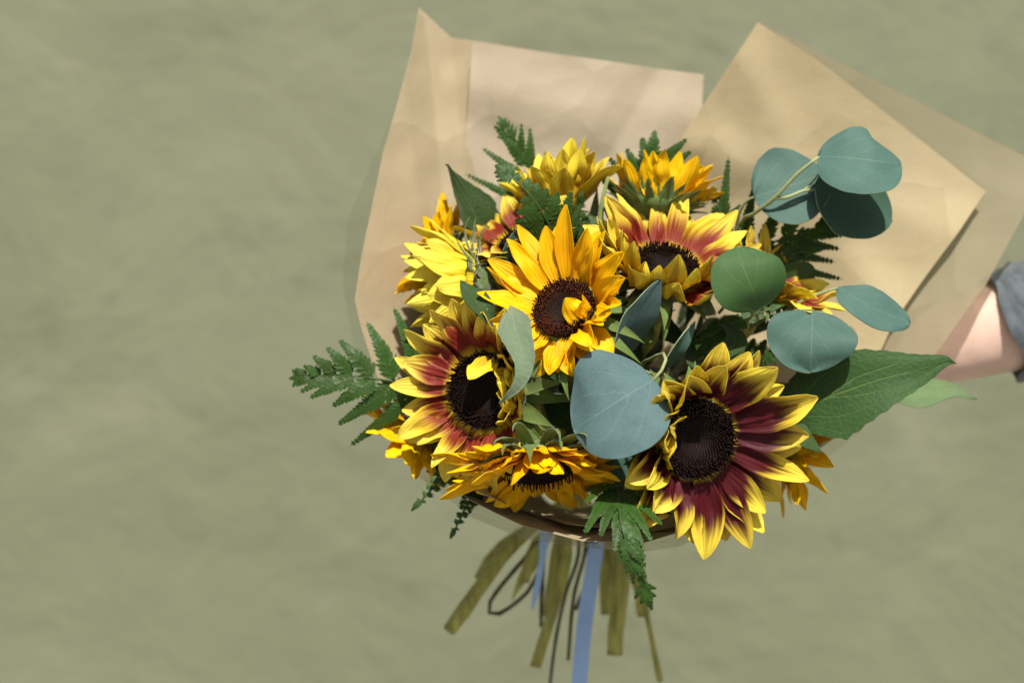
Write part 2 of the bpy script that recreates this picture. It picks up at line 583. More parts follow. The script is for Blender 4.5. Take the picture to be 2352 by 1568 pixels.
def wrap(name, rim, mats, label, cat, nu=150, nv=44, crease=0.004, seed=0.0, bulge=0.02, thick=0.0004, throat=(74, 52), fr=5.0, folds=(), group=None, sigma=7.0):
    rp = rim_path(rim, nu)
    tc = P(*TC)
    k = PX * (1 + TC[2] / CAM_D)
    g = np.zeros((len(rp), nv, 3))
    dv = rp - tc
    angs = np.unwrap(np.arctan2(dv[:, 2], dv[:, 0]))
    dist = np.hypot(dv[:, 0], dv[:, 2])
    slope = dv[:, 1] / dist
    if sigma:           # the slope changes smoothly round the cone, so corners of the rim make no creases
        wts = np.exp(-0.5 * ((angs[:, None] - angs[None]) / R(sigma)) ** 2)
        slope = (wts * slope[None]).sum(1) / wts.sum(1)
        old = rp[:, 1].copy()
        rp[:, 1] = tc[1] + slope * dist
        k2 = (1 + rp[:, 1] / CAM_D) / (1 + old / CAM_D)
        rp[:, 0] *= k2
        rp[:, 2] *= k2
    for i, r in enumerate(rp):
        d = r - tc
        a = math.atan2(d[2], d[0])
        th = tc + V(math.cos(a) * throat[0] * k, -0.02 * math.sin(a) * -1.0 if False else 0.015 * math.sin(a), math.sin(a) * throat[1] * k)
        for j in range(nv):
            v = j / (nv - 1)
            p = r + (th - r) * v
            b = 4 * v * (1 - v)
            p = p + V(0, bulge, 0) * b
            q = Vector((p[0] * fr * 2 + seed, p[2] * fr * 2 - seed, seed * 1.7))
            n1 = mnoise.noise(q)
            n2 = abs(mnoise.noise(q * 1.7 + Vector((5, 3, 1))))
            n3 = mnoise.noise(q * 4.0)
            env = 0.25 + 0.75 * min(1.0, v * 5)
            p = p + V(0, 1, 0) * (crease * env * (1.6 * n1 + 2.2 * (n2 - 0.25) + 0.25 * n3))
            for (fx, fy, fa, fw, amp) in folds:      # long creases across the sheet
                x, y = p[0] / PX + 1176, 784 - p[2] / PX
                dd = (x - fx) * math.sin(fa) - (y - fy) * math.cos(fa)
                p = p + V(0, 1, 0) * amp * max(0.0, 1 - abs(dd) / fw)
            g[i, j] = p
    o = sheet(name, g, mats, None, thick)
    tag(o, label, cat, group)
    return o


WG = 'wrapping sheets'
wrap('kraft_paper_sheet', [(1300, 128, .168), (1200, 112, .165), (1036, 86, .155), (962, 15, .10), (945, 120, .09), (915, 230, .082), (880, 350, .072), (830, 590, .058), (815, 690, .052),
     (832, 760, .05), (862, 850, .045), (905, 970, .04), (985, 1075, .03), (1080, 1150, .015), (1200, 1206, -.03), (1340, 1242, -.06), (1480, 1246, -.055), (1560, 1222, -.02), (1620, 1192, .02)],
     [KRAFT_PINK, KRAFT_PINK], 'pinkish brown kraft sheet with pointed corner, wrapping the left side and lower lip', 'wrapping paper', 190, 46, 0.0030, 2.3, 0.0, sigma=3.0, folds=[(1000, 400, R(84), 60, 0.006)], group=WG)
wrap('kraft_paper_sheet', [(1500, 420, .172), (1612, 245, .160), (1616, 172, .157), (1085, 97, .136), (1062, 420, .133), (1050, 620, .133)],
     [KRAFT, KRAFT], 'pale kraft sheet standing upright behind the left half of the flowers', 'wrapping paper', 130, 46, 0.0026, 7.7, 0.0, folds=[(1330, 175, R(186), 80, -0.002), (1330, 300, R(196), 90, 0.003), (1480, 210, R(120), 70, 0.003)], group=WG)
wrap('kraft_paper_sheet', [(1545, 350, .148), (1590, 280, .143), (1740, 52, .128), (1880, 140, .126), (2265, 440, .131), (2205, 525, .125), (2050, 740, .102), (2000, 860, .074), (1968, 955, .047),
     (1900, 1010, .042), (1800, 1080, .04), (1700, 1146, .02), (1600, 1196, .0), (1480, 1224, -.035), (1300, 1202, -.03), (1180, 1164, -.005), (1090, 1125, .03)],
     [KRAFT_TAN, KRAFT_TAN], 'golden tan kraft sheet with tall point behind the eucalyptus on the right', 'wrapping paper', 190, 46, 0.0022, 12.1, 0.0, folds=[(1760, 330, R(20), 100, -0.004), (2060, 600, R(60), 90, -0.004)], group=WG)
wrap('waxed_film_sheet', [(1620, 250, .148), (1742, 50, .133), (2410, 388, .130), (2340, 515, .118), (2265, 652, .104), (2150, 812, .080), (2060, 885, .062), (1985, 956, .05), (1900, 1017, .046),
     (1800, 1088, .044), (1700, 1155, .04)],
     [FILM, FILM], 'translucent waxed film showing as a border outside the tan kraft sheet', 'wrapping film', 130, 40, 0.0015, 15.4, 0.002, group=WG)
wrap('cellophane_sheet', [(957, 130, .128), (900, 270, .115), (800, 500, .098), (787, 650, .085), (812, 790, .075), (868, 965, .062), (960, 1092, .045), (1085, 1188, .012), (1200, 1236, -.034), (1340, 1256, -.066),
     (1480, 1266, -.062), (1560, 1254, -.03), (1700, 1194, .012), (1850, 1090, .035), (1995, 975, .046)],
     [CELLO, CELLO], 'clear cellophane peeking out beyond the left and bottom paper edges', 'cellophane', 150, 40, 0.005, 21.0, 0.012, throat=(90, 64), group=WG)

# ------------------------------------------------------------------ sunflowers
def keyed(keys, phi):
    ks = sorted(keys)
    a = [k[0] for k in ks]
    phi = phi % 360
    a2 = [a[-1] - 360] + a + [a[0] + 360]
    rows = [ks[-1]] + ks + [ks[0]]
    for i in range(len(a2) - 1):
        if a2[i] <= phi <= a2[i + 1]:
            f = (phi - a2[i]) / max(1e-6, a2[i + 1] - a2[i])
            f = f * f * (3 - 2 * f)
            return [p + (q - p) * f for p, q in zip(rows[i][1:], rows[i + 1][1:])]
    return list(rows[0][1:])


def petal_grid(base, radial, nrm, tang, length, width, pitch, curl, twist, side, cup, pinch=0.5, wav=0.0, nt=12, ns=7, bract=False, seed=0.0):
    """grid over the petal: pitch and curl in degrees, + towards the flower's front"""
    g = np.zeros((ns, nt, 3))
    pos = np.array(base, dtype=float)
    dl = length / (nt - 1)
    for j in range(nt):
        t = j / (nt - 1)
        th = R(pitch + curl * t * t)
        sd = R(side * t)
        rad2 = radial * math.cos(sd) + tang * math.sin(sd)
        tan2 = -radial * math.sin(sd) + tang * math.cos(sd)
        d = rad2 * math.cos(th) + nrm * math.sin(th)
        nn = -rad2 * math.sin(th) + nrm * math.cos(th)
        tw = R(twist * t)
        ac = tan2 * math.cos(tw) + nn * math.sin(tw)
        n2 = -tan2 * math.sin(tw) + nn * math.cos(tw)
        if bract:
            w = width * max(0.03, (1 - t) ** 0.9 * (0.75 + 1.1 * t * (1 - t)))
        else:
            w = width * (0.36 + 0.64 * min(1.0, t / 0.42) ** 0.8) * max(0.03, (1 - t ** 3.2)) ** 0.75
        for i in range(ns):
            s = -1 + 2 * i / (ns - 1)
            hgt = cup * s * s * w * (0.5 + pinch * t) + 0.15 * w * math.cos(s * 2.5 * math.pi) * (1 - t) ** 0.3
            hgt += wav * w * mnoise.noise(Vector((s * 1.3 + seed, t * 3.0, seed)))
            g[i, j] = pos + ac * (s * w) + n2 * hgt
        pos = pos + d * dl
    return g


def sunflower(label, c, N, rad, length, kind, keys, npet, disk, stem_pts, stem_r, seed, width=0.0085, extra=(), bract_n=15, bract_len=1.0, skip=None, bract_keys=None, stem_mat=None, group='sunflowers in the bouquet', layers=2):
    rs = random.Random(seed)
    c = P(*c)
    N = unit(N)
    X = unit(V(1, 0, 0) - N * N[0])
    if abs(N[0]) > 0.8:
        U0 = unit(V(0, 0, 1) - N * N[2])
        X = unit(np.cross(U0, N))
    U = np.cross(N, X)
    root = empty('sunflower', c)
    tag(root, label, 'sunflower', group)
    rad = rad * PX
    length = length * PX
    front, back = kind
    # receptacle: cup behind the disk
    rv, rf = [], []
    prof = [(1.0, 0.02), (1.10, -0.10), (1.08, -0.28), (0.85, -0.50), (0.50, -0.66), (0.24, -0.80), (0.17, -1.05)]
    ns = 20
    for (pr, pz) in prof:
        for k in range(ns):
            a = 2 * math.pi * k / ns
            rv.append(c + (X * math.cos(a) + U * math.sin(a)) * rad * pr + N * rad * pz)
    for i in range(len(prof) - 1):
        for k in range(ns):
            k2 = (k + 1) % ns
            rf.append((i * ns + k2, i * ns + k, (i + 1) * ns + k, (i + 1) * ns + k2))
    mesh_obj('receptacle', rv, rf, RECEPT, root)

    def dz(r):
        return rad * (0.10 - 0.20 * math.exp(-(r / 0.38) ** 2) + 0.10 * r - 0.22 * max(0, r - 0.8) ** 2 * 10)
    # disk
    dv, df = [c + N * dz(0)], []
    rings = 8
    for i in range(1, rings + 1):
        r = i / rings
        for k in range(ns):
            a = 2 * math.pi * k / ns
            dv.append(c + (X * math.cos(a) + U * math.sin(a)) * rad * r + N * (dz(r) - 0.0006))
    for k in range(ns):
        df.append((0, 1 + k, 1 + (k + 1) % ns))
    for i in range(rings - 1):
        for k in range(ns):
            k2 = (k + 1) % ns
            df.append((1 + i * ns + k, 1 + (i + 1) * ns + k, 1 + (i + 1) * ns + k2, 1 + i * ns + k2))
    dk = mesh_obj('disk', dv, df, DISK_BASE, root)
    # florets in phyllotaxis
    fv, ff, fa = [], [], []
    NF = 720 if disk[1] else 160
    for k in range(NF):
        r = math.sqrt((k + 0.5) / NF)
        a = k * 2.39996323
        e = X * math.cos(a) + U * math.sin(a)
        tq = np.cross(N, e)
        p = c + e * rad * r + N * dz(r)
        size = rad * 0.024 * (0.75 + 0.35 * r)
        if r > 0.62:
            hgt = rad * (0.10 + 0.10 * rs.random()) * (1.25 if r > 0.85 else 1.0)
        elif r > 0.42:
            hgt = rad * (0.05 + 0.04 * rs.random())
        else:
            hgt = rad * 0.028
        lean = e * (0.35 * (r - 0.55)) + (e * rs.uniform(-.2, .2) + tq * rs.uniform(-.25, .25)) * (0.8 if r > .6 else 0.2)
        ax = unit(N + lean)
        b0 = len(fv)
        fj = rs.uniform(-.09, .09)
        for (q, sc) in ((-0.15, 0.9), (0.55, 0.75), (1.0, 0.85 if r > 0.6 else 0.55)):
            for (cx, cy) in ((1, 0), (0, 1), (-1, 0), (0, -1)):
                fv.append(p + ax * hgt * q + (e * cx + tq * cy) * size * sc)
                fa.append(min(1, max(0, r + fj)))
        for lay in range(2):
            o = b0 + lay * 4
            for m in range(4):
                m2 = (m + 1) % 4
                ff.append((o + m, o + m2, o + 4 + m2, o + 4 + m))
        o = b0 + 8
        ff.append((o, o + 1, o + 2, o + 3))
    fl = mesh_obj('florets', fv, ff, disk[0], dk, attr=fa, smooth=False)
    fl['kind'] = 'stuff'
    # petals
    specs = []
    for lay in range(layers):
        for k in range(npet):
            phi = (k + 0.5 * lay + rs.uniform(-.28, .28)) * 360 / npet
            pitch, lf, curl = keyed(keys, phi)
            if lf <= 0.05:
                continue
            specs.append((phi, pitch - 12 * lay - 5 * (k % 2) + rs.gauss(0, 5), lf * rs.uniform(.80, 1.12), curl + rs.gauss(0, 13), lay))
    for e in extra:
        specs.append((*e, 0))
    for (phi, pitch, lf, curl, lay) in specs:
        a = R(phi)
        e = X * math.cos(a) + U * math.sin(a)
        tq = np.cross(N, e)
        base = c + e * rad * (0.985 + 0.03 * lay) - N * rad * (0.02 + 0.11 * lay + rs.uniform(0, .07))
        g = petal_grid(base, e, N, tq, length * lf, width * rs.uniform(.82, 1.15), pitch, curl, rs.gauss(0, 22), rs.gauss(0, 9),
                       rs.uniform(0.10, 0.55), rs.uniform(.3, 1.2), rs.uniform(.3, .85), seed=rs.uniform(0, 90))
        sheet('petal', g, [front, back], root, 0.00025, flip=True)
    # bracts
    for k in range(bract_n):
        for lay in range(2):
            phi = (k + 0.5 * lay + rs.uniform(-.3, .3)) * 360 / bract_n
            bp, bl, bc = keyed(bract_keys, phi) if bract_keys else (-8, 1, -30)
            if bl < 0.05:
                continue
            a = R(phi)
            e = X * math.cos(a) + U * math.sin(a)
            tq = np.cross(N, e)
            base = c + e * rad * (1.02 - .10 * lay) - N * rad * (0.20 + 0.18 * lay)
            g = petal_grid(base, e, N, tq, rad * 1.25 * bract_len * bl * rs.uniform(.75, 1.2), rad * 0.27 * rs.uniform(.85, 1.15), bp - 8 * lay + rs.gauss(0, 9), bc + rs.gauss(0, 25),
                           rs.gauss(0, 14), rs.gauss(0, 10), 0.35, .5, .3, nt=9, ns=5, bract=True, seed=rs.uniform(0, 90))
            sheet('bract', g, [BRACT, BRACT], root, 0.0004)
    # stem: from behind the head through the binding and out below
    p0 = c - N * rad * 0.95
    p1 = c - N * (rad * 1.0 + 0.035)
    pts = [p0, p1] + [P(*q) for q in stem_pts]
    st = tube('stem', pts, [0.0055, 0.005] + [stem_r] * max(1, len(stem_pts)), stem_mat or STEM, root, n=22, sides=10, bump=0.22, seed=seed)
    end, prv = P(*stem_pts[-1]), P(*stem_pts[-2])
    ax = unit(end - prv)
    cut = tube('cut_end', [end - ax * 0.0005, end + ax * 0.0014], [stem_r * 1.0, stem_r * 0.9], STEM_CUT, st, n=2, sides=10)
    return root


G2 = (GOLD, GOLD_B)
B1 = (BI_A, BI_BACK)
B2 = (BI_B, BI_BACK)
PL = (PALE, PALE)
DR = (DISK_RED, True)
DB = (DISK_BLACK, True)
DX = (DISK_BLACK, False)
BIND = (1310, 1130, .185)

F = {}
F['centre'] = sunflower('golden sunflower with red-brown centre, topmost of the three open faces in the middle', (1298, 712, -.035), (-.30, -.85, .42), 70, 142, G2,
    [(0, 64, .85, -20), (45, 52, .95, -10), (90, 36, 1.14, 4), (135, 32, 1.08, 6), (180, 36, .95, 8), (215, 34, .8, -15), (250, 16, .66, -50), (280, 20, .62, -70), (305, 30, .62, -70), (330, 72, .68, -60)],
    17, DR, [(1320, 930, .08), BIND, (1420, 1260, .18), (1412, 1500, .17)], .0068, 11, .0088, extra=[(322, 118, .62, 20), (335, 105, .75, -70), (300, 60, .7, -90)],
    bract_keys=[(0, -15, 1.2, -20), (90, -10, .6, -10), (180, -10, .6, -10), (270, -10, 1.2, -30), (320, -10, 1.35, -25)], bract_len=1.1)
F['upper'] = sunflower('yellow and rust sunflower facing upward, right of the golden centre bloom', (1526, 618, -.005), (.10, -.60, .79), 76, 160, B1,
    [(0, 30, .95, 0), (45, 28, 1.0, 0), (90, 30, 1.02, 5), (135, 34, 1.0, 5), (160, 50, .9, 15), (190, 56, .92, 40), (230, 46, .95, 55), (270, 42, .95, 60), (310, 40, .98, 48), (340, 38, 1.0, 20)],
    19, DB, [(1450, 850, .10), BIND, (1455, 1300, .20), (1477, 1408, .21)], .0056, 22, .0098,
    bract_keys=[(0, -10, .7, -20), (90, 0, .5, 0), (180, -10, .9, -20), (225, 10, 1.2, -40), (270, 5, 1.1, -50)])
F['left'] = sunflower('yellow and rust sunflower facing left, between the fern frond and the downy leaf', (1116, 897, -.025), (-.42, -.90, .06), 86, 150, B1,
    [(0, 98, .52, 15), (40, 80, .65, -5), (75, 48, .85, 0), (110, 34, .95, 5), (150, 22, 1.0, 5), (180, 16, 1.02, 6), (215, 18, 1.0, 5), (255, 26, .95, -20), (290, 40, .85, -55), (325, 78, .7, -30)],
    18, DB, [(1200, 1010, .08), BIND, (1180, 1245, .17), (1033, 1445, .135)], .0056, 33, .0102, extra=[(75, 112, .8, 35), (20, 110, .55, -30), (335, 104, .6, -60)],
    bract_keys=[(0, 0, 1.1, -40), (90, -10, .5, 0), (180, -10, .5, -10), (270, -10, .8, -30)])
F['right'] = sunflower('large maroon and yellow sunflower with black centre at lower right', (1596, 1006, -.045), (.26, -.94, -.14), 90, 184, B2,
    [(0, 10, 1.02, 6), (30, 14, 1.0, 5), (60, 30, .95, -5), (90, 52, .8, -30), (125, 70, .66, -50), (155, 92, .55, -30), (185, 96, .52, -20), (215, 66, .62, -60), (245, 34, .8, -45), (275, 10, .95, -10), (315, 4, 1.05, 4)],
    17, DB, [(1480, 1060, .08), BIND, (1300, 1290, .17), (1230, 1528, .155)], .0045, 44, .0126, extra=[(150, 102, .6, -80), (200, 60, .75, -95), (232, 35, .85, -70)],
    bract_keys=[(0, -10, .5, 0), (90, -10, .7, -10), (180, -10, .8, -20), (270, -10, .5, 0)])
F['bottom'] = sunflower('golden sunflower hanging face down above the front paper lip', (1236, 1076, -.035), (.04, -.44, -.89), 78, 132, G2,
    [(0, 20, .95, -5), (45, 44, .9, -10), (90, 60, .8, -15), (135, 44, .95, -10), (180, 22, 1.1, -5), (225, 20, .8, 5), (270, 34, .45, 8), (315, 26, .75, 5)],
    20, DX, [(1265, 960, .05), (1290, 1040, .13), BIND, (1280, 1290, .19), (1262, 1410, .195)], .0064, 55, .0080, layers=3,
    bract_keys=[(0, -6, 1.2, 70), (45, -4, 1.15, 110), (90, -4, 1.05, 130), (135, -4, 1.15, 110), (180, -6, 1.15, 60), (270, -10, .6, 10)], bract_len=1.1)
F['top'] = sunflower('golden sunflower seen from behind at the top centre, petals pointing up', (1508, 462, .045), (.12, .22, .96), 62, 118, G2,
    [(0, 46, .95, 0), (90, 66, .92, 5), (180, 60, .92, 5), (270, 70, .92, -5)], 15, DX, [(1440, 800, .13), BIND, (1382, 1250, .20), (1392, 1405, .205)], .005, 66, .0076,
    bract_keys=[(0, 30, 1.0, -10), (90, 40, .8, 0), (180, 30, .9, 0), (270, 50, .9, -10)])
F['upper_left'] = sunflower('yellow and rust sunflower half hidden behind the dark fern tip at upper left', (1196, 556, .03), (-.42, -.56, .72), 58, 120, B1,
    [(0, 40, .8, 0), (90, 34, 1.0, 5), (135, 26, 1.05, 5), (180, 34, 1.0, 0), (225, 60, .9, -20), (270, 70, .8, -20), (315, 60, .7, -20)], 14, DX,
    [(1250, 820, .12), BIND, (1160, 1245, .195), (1100, 1328, .19)], .0044, 77, .0086)
F['top_bud'] = sunflower('half open yellow sunflower with upright petals, highest of the blooms', (1284, 478, .05), (.05, -.18, .97), 36, 152, B1,
    [(0, 86, 1.1, 2), (90, 80, 1.0, 0), (140, 58, .85, 10), (180, 60, .78, 8), (230, 84, .85, 2), (270, 90, .98, -4), (315, 90, 1.12, 0)], 11, DX,
    [(1300, 800, .13), BIND, (1290, 1205, .195), (1285, 1222, .196)], .0045, 88, .0092, layers=3)
F['far_left'] = sunflower('golden sunflower peeking out behind the pale bloom at far left', (1016, 592, .065), (-.88, .12, .42), 48, 108, G2,
    [(0, 40, 1, 0), (90, 36, 1, 0), (180, 46, 1, 0), (270, 40, 1, 0)], 13, DX, [(1150, 850, .13), BIND, (1228, 1250, .20), (1206, 1332, .20)], .0042, 99, .0076)
F['pale'] = sunflower('pale yellow half closed sunflower seen side-on at far left', (1092, 650, .02), (-.95, .02, -.12), 52, 158, PL,
    [(0, 74, 1, 8), (90, 76, 1, 8), (180, 78, 1, 8), (270, 74, 1, 8)], 14, DX, [(1170, 860, .12), BIND, (1265, 1200, .2), (1262, 1216, .2)], .0046, 111, .0108, bract_len=1.35,
    bract_keys=[(0, 20, 1.0, -60), (90, 20, 1.2, -70), (180, 20, 1.0, -50), (270, 20, 1.0, -60)], layers=3)
F['low_left'] = sunflower('small golden sunflower turned away under the left fern frond', (968, 1004, .045), (-.72, .05, -.68), 42, 112, G2,
    [(0, 36, .9, 0), (90, 40, 1, 0), (180, 34, 1.1, 0), (270, 40, 1, 0)], 11, DX, [(1100, 1060, .12), BIND, (1320, 1205, .2), (1318, 1222, .2)], .0042, 122, .0092)
F['low_right'] = sunflower('golden sunflower turned away behind the big leaf at lower right', (1806, 1018, .05), (.93, .12, -.12), 46, 138, G2,
    [(0, 34, 1, 0), (90, 34, 1.1, 0), (180, 36, 1, 0), (270, 34, .9, 0)], 13, DX, [(1600, 1080, .13), BIND, (1340, 1205, .2), (1338, 1224, .2)], .0042, 133, .0076)
F['mid_right'] = sunflower('yellow sunflower half hidden behind the flat green eucalyptus leaf', (1768, 660, .03), (.42, -.34, .70), 48, 118, B1,
    [(0, 30, 1.1, 5), (45, 40, .9, 0), (90, 48, .9, 0), (135, 46, 1.05, 0), (180, 60, .9, 0), (270, 52, .9, -10), (320, 30, 1.1, -5)], 12, DX,
    [(1560, 900, .12), BIND, (1430, 1250, .19), (1480, 1390, .18), (1516, 1562, .17)], .0022, 144, .0090)


# ------------------------------------------------------------------ leaves
def leaf(name, pts, width, mats, root, nrm=(0, -1, 0.25), shape='ovate', cup=0.12, wave=0.15, curl=0.0, jag=0.0, seed=0.0, nt=26, ns=13, thick=0.0005, roll=0.0, flip=False, skew=0.0):
    path = spline([P(*p) for p in pts], 60)
    tt = (1 - np.cos(np.linspace(0, math.pi, nt))) / 2
    path = np.stack([np.interp(tt, np.linspace(0, 1, 60), path[:, k]) for k in range(3)], 1)
    t, s, n = frames(path, np.asarray(nrm, dtype=float))
    width = width * PX
    g = np.zeros((ns, nt, 3))
    for j in range(nt):
        v = tt[j]
        if shape == 'round':
            w = math.sin(math.pi * v ** 0.88) ** 0.50 if 0 < v < 1 else 0.0
        elif shape == 'oval':
            w = math.sin(math.pi * v) ** 0.55 if 0 < v < 1 else 0.0
        elif shape == 'heart':
            w = (min(1, v / 0.30) ** 0.62) * (1 - max(0, (v - 0.30) / 0.70) ** 1.7) ** 0.8
        else:
            w = (min(1, v / 0.32) ** 0.75) * (1 - max(0, (v - 0.28) / 0.72) ** 1.25) ** 1.05
        w = max(w, 0.012) * width
        rr = R(roll * v)
        s2 = s[j] * math.cos(rr) + n[j] * math.sin(rr)
        n2 = -s[j] * math.sin(rr) + n[j] * math.cos(rr)
        for i in range(ns):
            x = -1 + 2 * i / (ns - 1)
            e = 1.0
            if jag and abs(x) > 0.99:
                e = 1 + jag * ((j % 2) * 2 - 1) * 0.5
            e *= 1 + 0.03 * mnoise.noise(Vector((v * 7 + seed, x * 0.5, seed)))
            off = x * w * e * (1 + skew * x)
            h = cup * w * (abs(x) ** 1.6) + wave * width * mnoise.noise(Vector((x * 1.1 + seed, v * 2.4, seed * 2.0))) * abs(x) ** 0.7
            h += curl * width * x
            g[i, j] = path[j] + s2 * off + n2 * h
    return sheet(name, g, mats, root, thick, flip)


EUC_RIM = simple_material('eucalyptus_rim', (0.26, 0.33, 0.20), 0.6, 0.2, 0.3, 120)
EB = [EUC, EUC_BACK]
SL = [SLEAF, SLEAF_BACK]

# leaves on the sunflower stems that show in the picture
def sunleaf(f, pts, width, mats=SL, **kw):
    kw.setdefault('jag', 0.05)
    return leaf('leaf', pts, width, mats, F[f], **kw)


sunleaf('right', [(1790, 985, .012), (1850, 935, .0), (1990, 880, -.012), (2110, 848, -.012), (2170, 828, -.012), (2196, 834, -.006)], 108, shape='ovate', cup=.10, wave=.10, nt=40, seed=3.1)
sunleaf('low_right', [(2030, 900, .05), (2100, 905, .045), (2180, 895, .05), (2244, 916, .06)], 44, [SLEAF_BACK, SLEAF], nrm=(0, -.8, .6), cup=.2, wave=.25, seed=5.5)
sunleaf('low_right', [(1800, 985, .0), (1840, 1002, -.008), (1888, 1040, -.01)], 36, nrm=(0, -.7, .7), cup=.15, seed=8.5)
sunleaf('upper_left', [(1118, 545, .06), (1090, 490, .055), (1055, 430, .05), (1030, 378, .04)], 58, cup=.35, wave=.3, nrm=(.35, -.85, .4), seed=2.4)
sunleaf('upper_left', [(1125, 560, .07), (1120, 500, .07), (1080, 425, .06)], 40, [SLEAF_BACK, SLEAF], cup=.2, wave=.3, nrm=(-.3, -.85, .2), seed=6.4)
sunleaf('left', [(1172, 700, -.035), (1185, 760, -.066), (1205, 830, -.082), (1190, 885, -.084), (1150, 926, -.078)], 40, [SLEAF_GREY, SLEAF], nrm=(-.2, -.95, .3), cup=.16, wave=.22, seed=1.7, nt=34, curl=.1)
sunleaf('pale', [(1058, 645, -.030), (1090, 690, -.042), (1128, 735, -.042), (1150, 770, -.02)], 34, nrm=(.5, -.8, .35), cup=.3, wave=.3, seed=9.9)
sunleaf('upper', [(1640, 738, -.005), (1672, 752, -.02), (1690, 785, -.03), (1650, 815, -.04), (1612, 843, -.035), (1588, 826, -.02), (1600, 795, -.005), (1640, 775, .005)], 30, [SLEAF, SLEAF_GREY], nrm=(.1, -.55, .85), cup=.15, wave=.15, seed=4.2, nt=44)
sunleaf('centre', [(1238, 860, -.01), (1258, 890, -.02), (1275, 905, -.035), (1302, 908, -.045)], 24, [SLEAF_GREY, SLEAF], nrm=(.2, -.6, .8), cup=.4, wave=.4, seed=7.2)
sunleaf('centre', [(1250, 905, .01), (1290, 950, .0), (1340, 985, -.005), (1400, 1020, .0)], 34, nrm=(-.4, -.75, .5), cup=.25, wave=.2, seed=11.2)
sunleaf('centre', [(1090, 1010, .05), (1200, 940, .055), (1260, 905, .05), (1300, 890, .05)], 60, nrm=(0, -.9, .4), cup=.15, wave=.3, seed=12.2)
sunleaf('upper', [(1390, 640, .06), (1372, 560, .05), (1366, 490, .045), (1372, 430, .04)], 30, [SLEAF_BACK, SLEAF], nrm=(.2, -.95, .1), cup=.2, wave=.3, seed=13.3)
sunleaf('upper', [(1440, 700, .05), (1500, 740, .04), (1560, 780, .03), (1600, 800, .03)], 46, nrm=(0, -.9, .5), cup=.2, wave=.3, seed=14.3)
sunleaf('upper', [(1475, 745, .0), (1490, 775, -.012), (1475, 800, -.012)], 20, [BRACT, SLEAF], nrm=(0, -.9, .5), cup=.3, wave=.3, seed=15.3)
sunleaf('bottom', [(1180, 1040, .06), (1150, 1080, .07), (1100, 1110, .07)], 46, nrm=(0, -.9, .5), cup=.2, wave=.3, seed=16.1)
tube('petiole', [P(1375, 640, .03), P(1378, 560, .02), P(1380, 490, .02), P(1388, 440, .02), P(1398, 405, .022)], [.0028, .0024, .0012], STEM_FRESH, F['upper'], n=16, sides=8)
# deeper foliage that fills the inside of the bunch
fill = [('top', 1420, 560, 1380, 470), ('centre', 1400, 760, 1480, 700), ('upper_left', 1150, 650, 1110, 590), ('left', 1040, 760, 960, 700), ('bottom', 1420, 1000, 1500, 1100),
        ('right', 1600, 880, 1720, 760), ('mid_right', 1680, 760, 1800, 740), ('mid_right', 1700, 600, 1640, 520), ('centre', 1230, 640, 1180, 690), ('pale', 1060, 720, 1010, 770),
        ('low_left', 1030, 1000, 960, 1060), ('right', 1500, 800, 1440, 870), ('top_bud', 1330, 560, 1370, 480), ('low_right', 1740, 900, 1830, 880), ('upper', 1640, 560, 1700, 470),
        ('bottom', 1300, 940, 1240, 1000), ('right', 1450, 1060, 1400, 1140), ('far_left', 1040, 640, 1090, 570)]
fk = list(F)
for k in range(26):
    a = rng.uniform(0, 2 * math.pi)
    q = math.sqrt(rng.uniform(.03, .8))
    x0, y0 = 1400 + 330 * q * math.cos(a), 800 + 270 * q * math.sin(a)
    fill.append((fk[int(rng.integers(len(fk)))], x0, y0, x0 + rng.normal() * 60 + 40 * math.cos(a), y0 + rng.normal() * 50 + 40 * math.sin(a)))
for k, (f, x0, y0, x1, y1) in enumerate(fill):
    d0 = .075 + .04 * rng.random()
    sunleaf(f, [(1310 + (x0 - 1310) * .85, 1000 + (y0 - 1000) * .85, d0 + .02), (x0, y0, d0 - .02), ((x0 + x1) / 2 + 12 * rng.normal(), (y0 + y1) / 2, d0 - .035), (x1, y1, d0 - .04)], 44 + 18 * rng.random(),
            nrm=(rng.normal() * .3, -.85, .4), cup=.25, wave=.35, seed=20 + k * 1.3, mats=SL if k % 3 else [SLEAF_BACK, SLEAF])
# the drooping leaf left on a stem under the wrap
sunleaf('left', [(1238, 1245, .165), (1215, 1300, .16), (1190, 1345, .158), (1176, 1378, .16)], 22, [STEM, STEM], nrm=(.4, -.9, .1), cup=.2, wave=.2, seed=31.0)


# ------------------------------------------------------------------ eucalyptus sprigs
def sprig(label, base):
    r = empty('eucalyptus_sprig', P(*base))
    return tag(r, label, 'eucalyptus', 'eucalyptus sprigs')


def estem(root, pts, r0=.0016, r1=.0011, mat=None):
    return tube('stem', [P(*p) for p in pts], [r0, r1], mat or EUC_STEM, root, n=20, sides=7, bump=.1)


def eleaf(root, pts, width, mats=None, **kw):
    kw.setdefault('shape', 'round')
    kw.setdefault('cup', .06)
    kw.setdefault('wave', .16)
    kw.setdefault('nt', 36)
    kw.setdefault('ns', 17)
    return leaf('leaf', pts, width, list(mats or EB) + [EUC_RIM], root, thick=.0008, **kw)


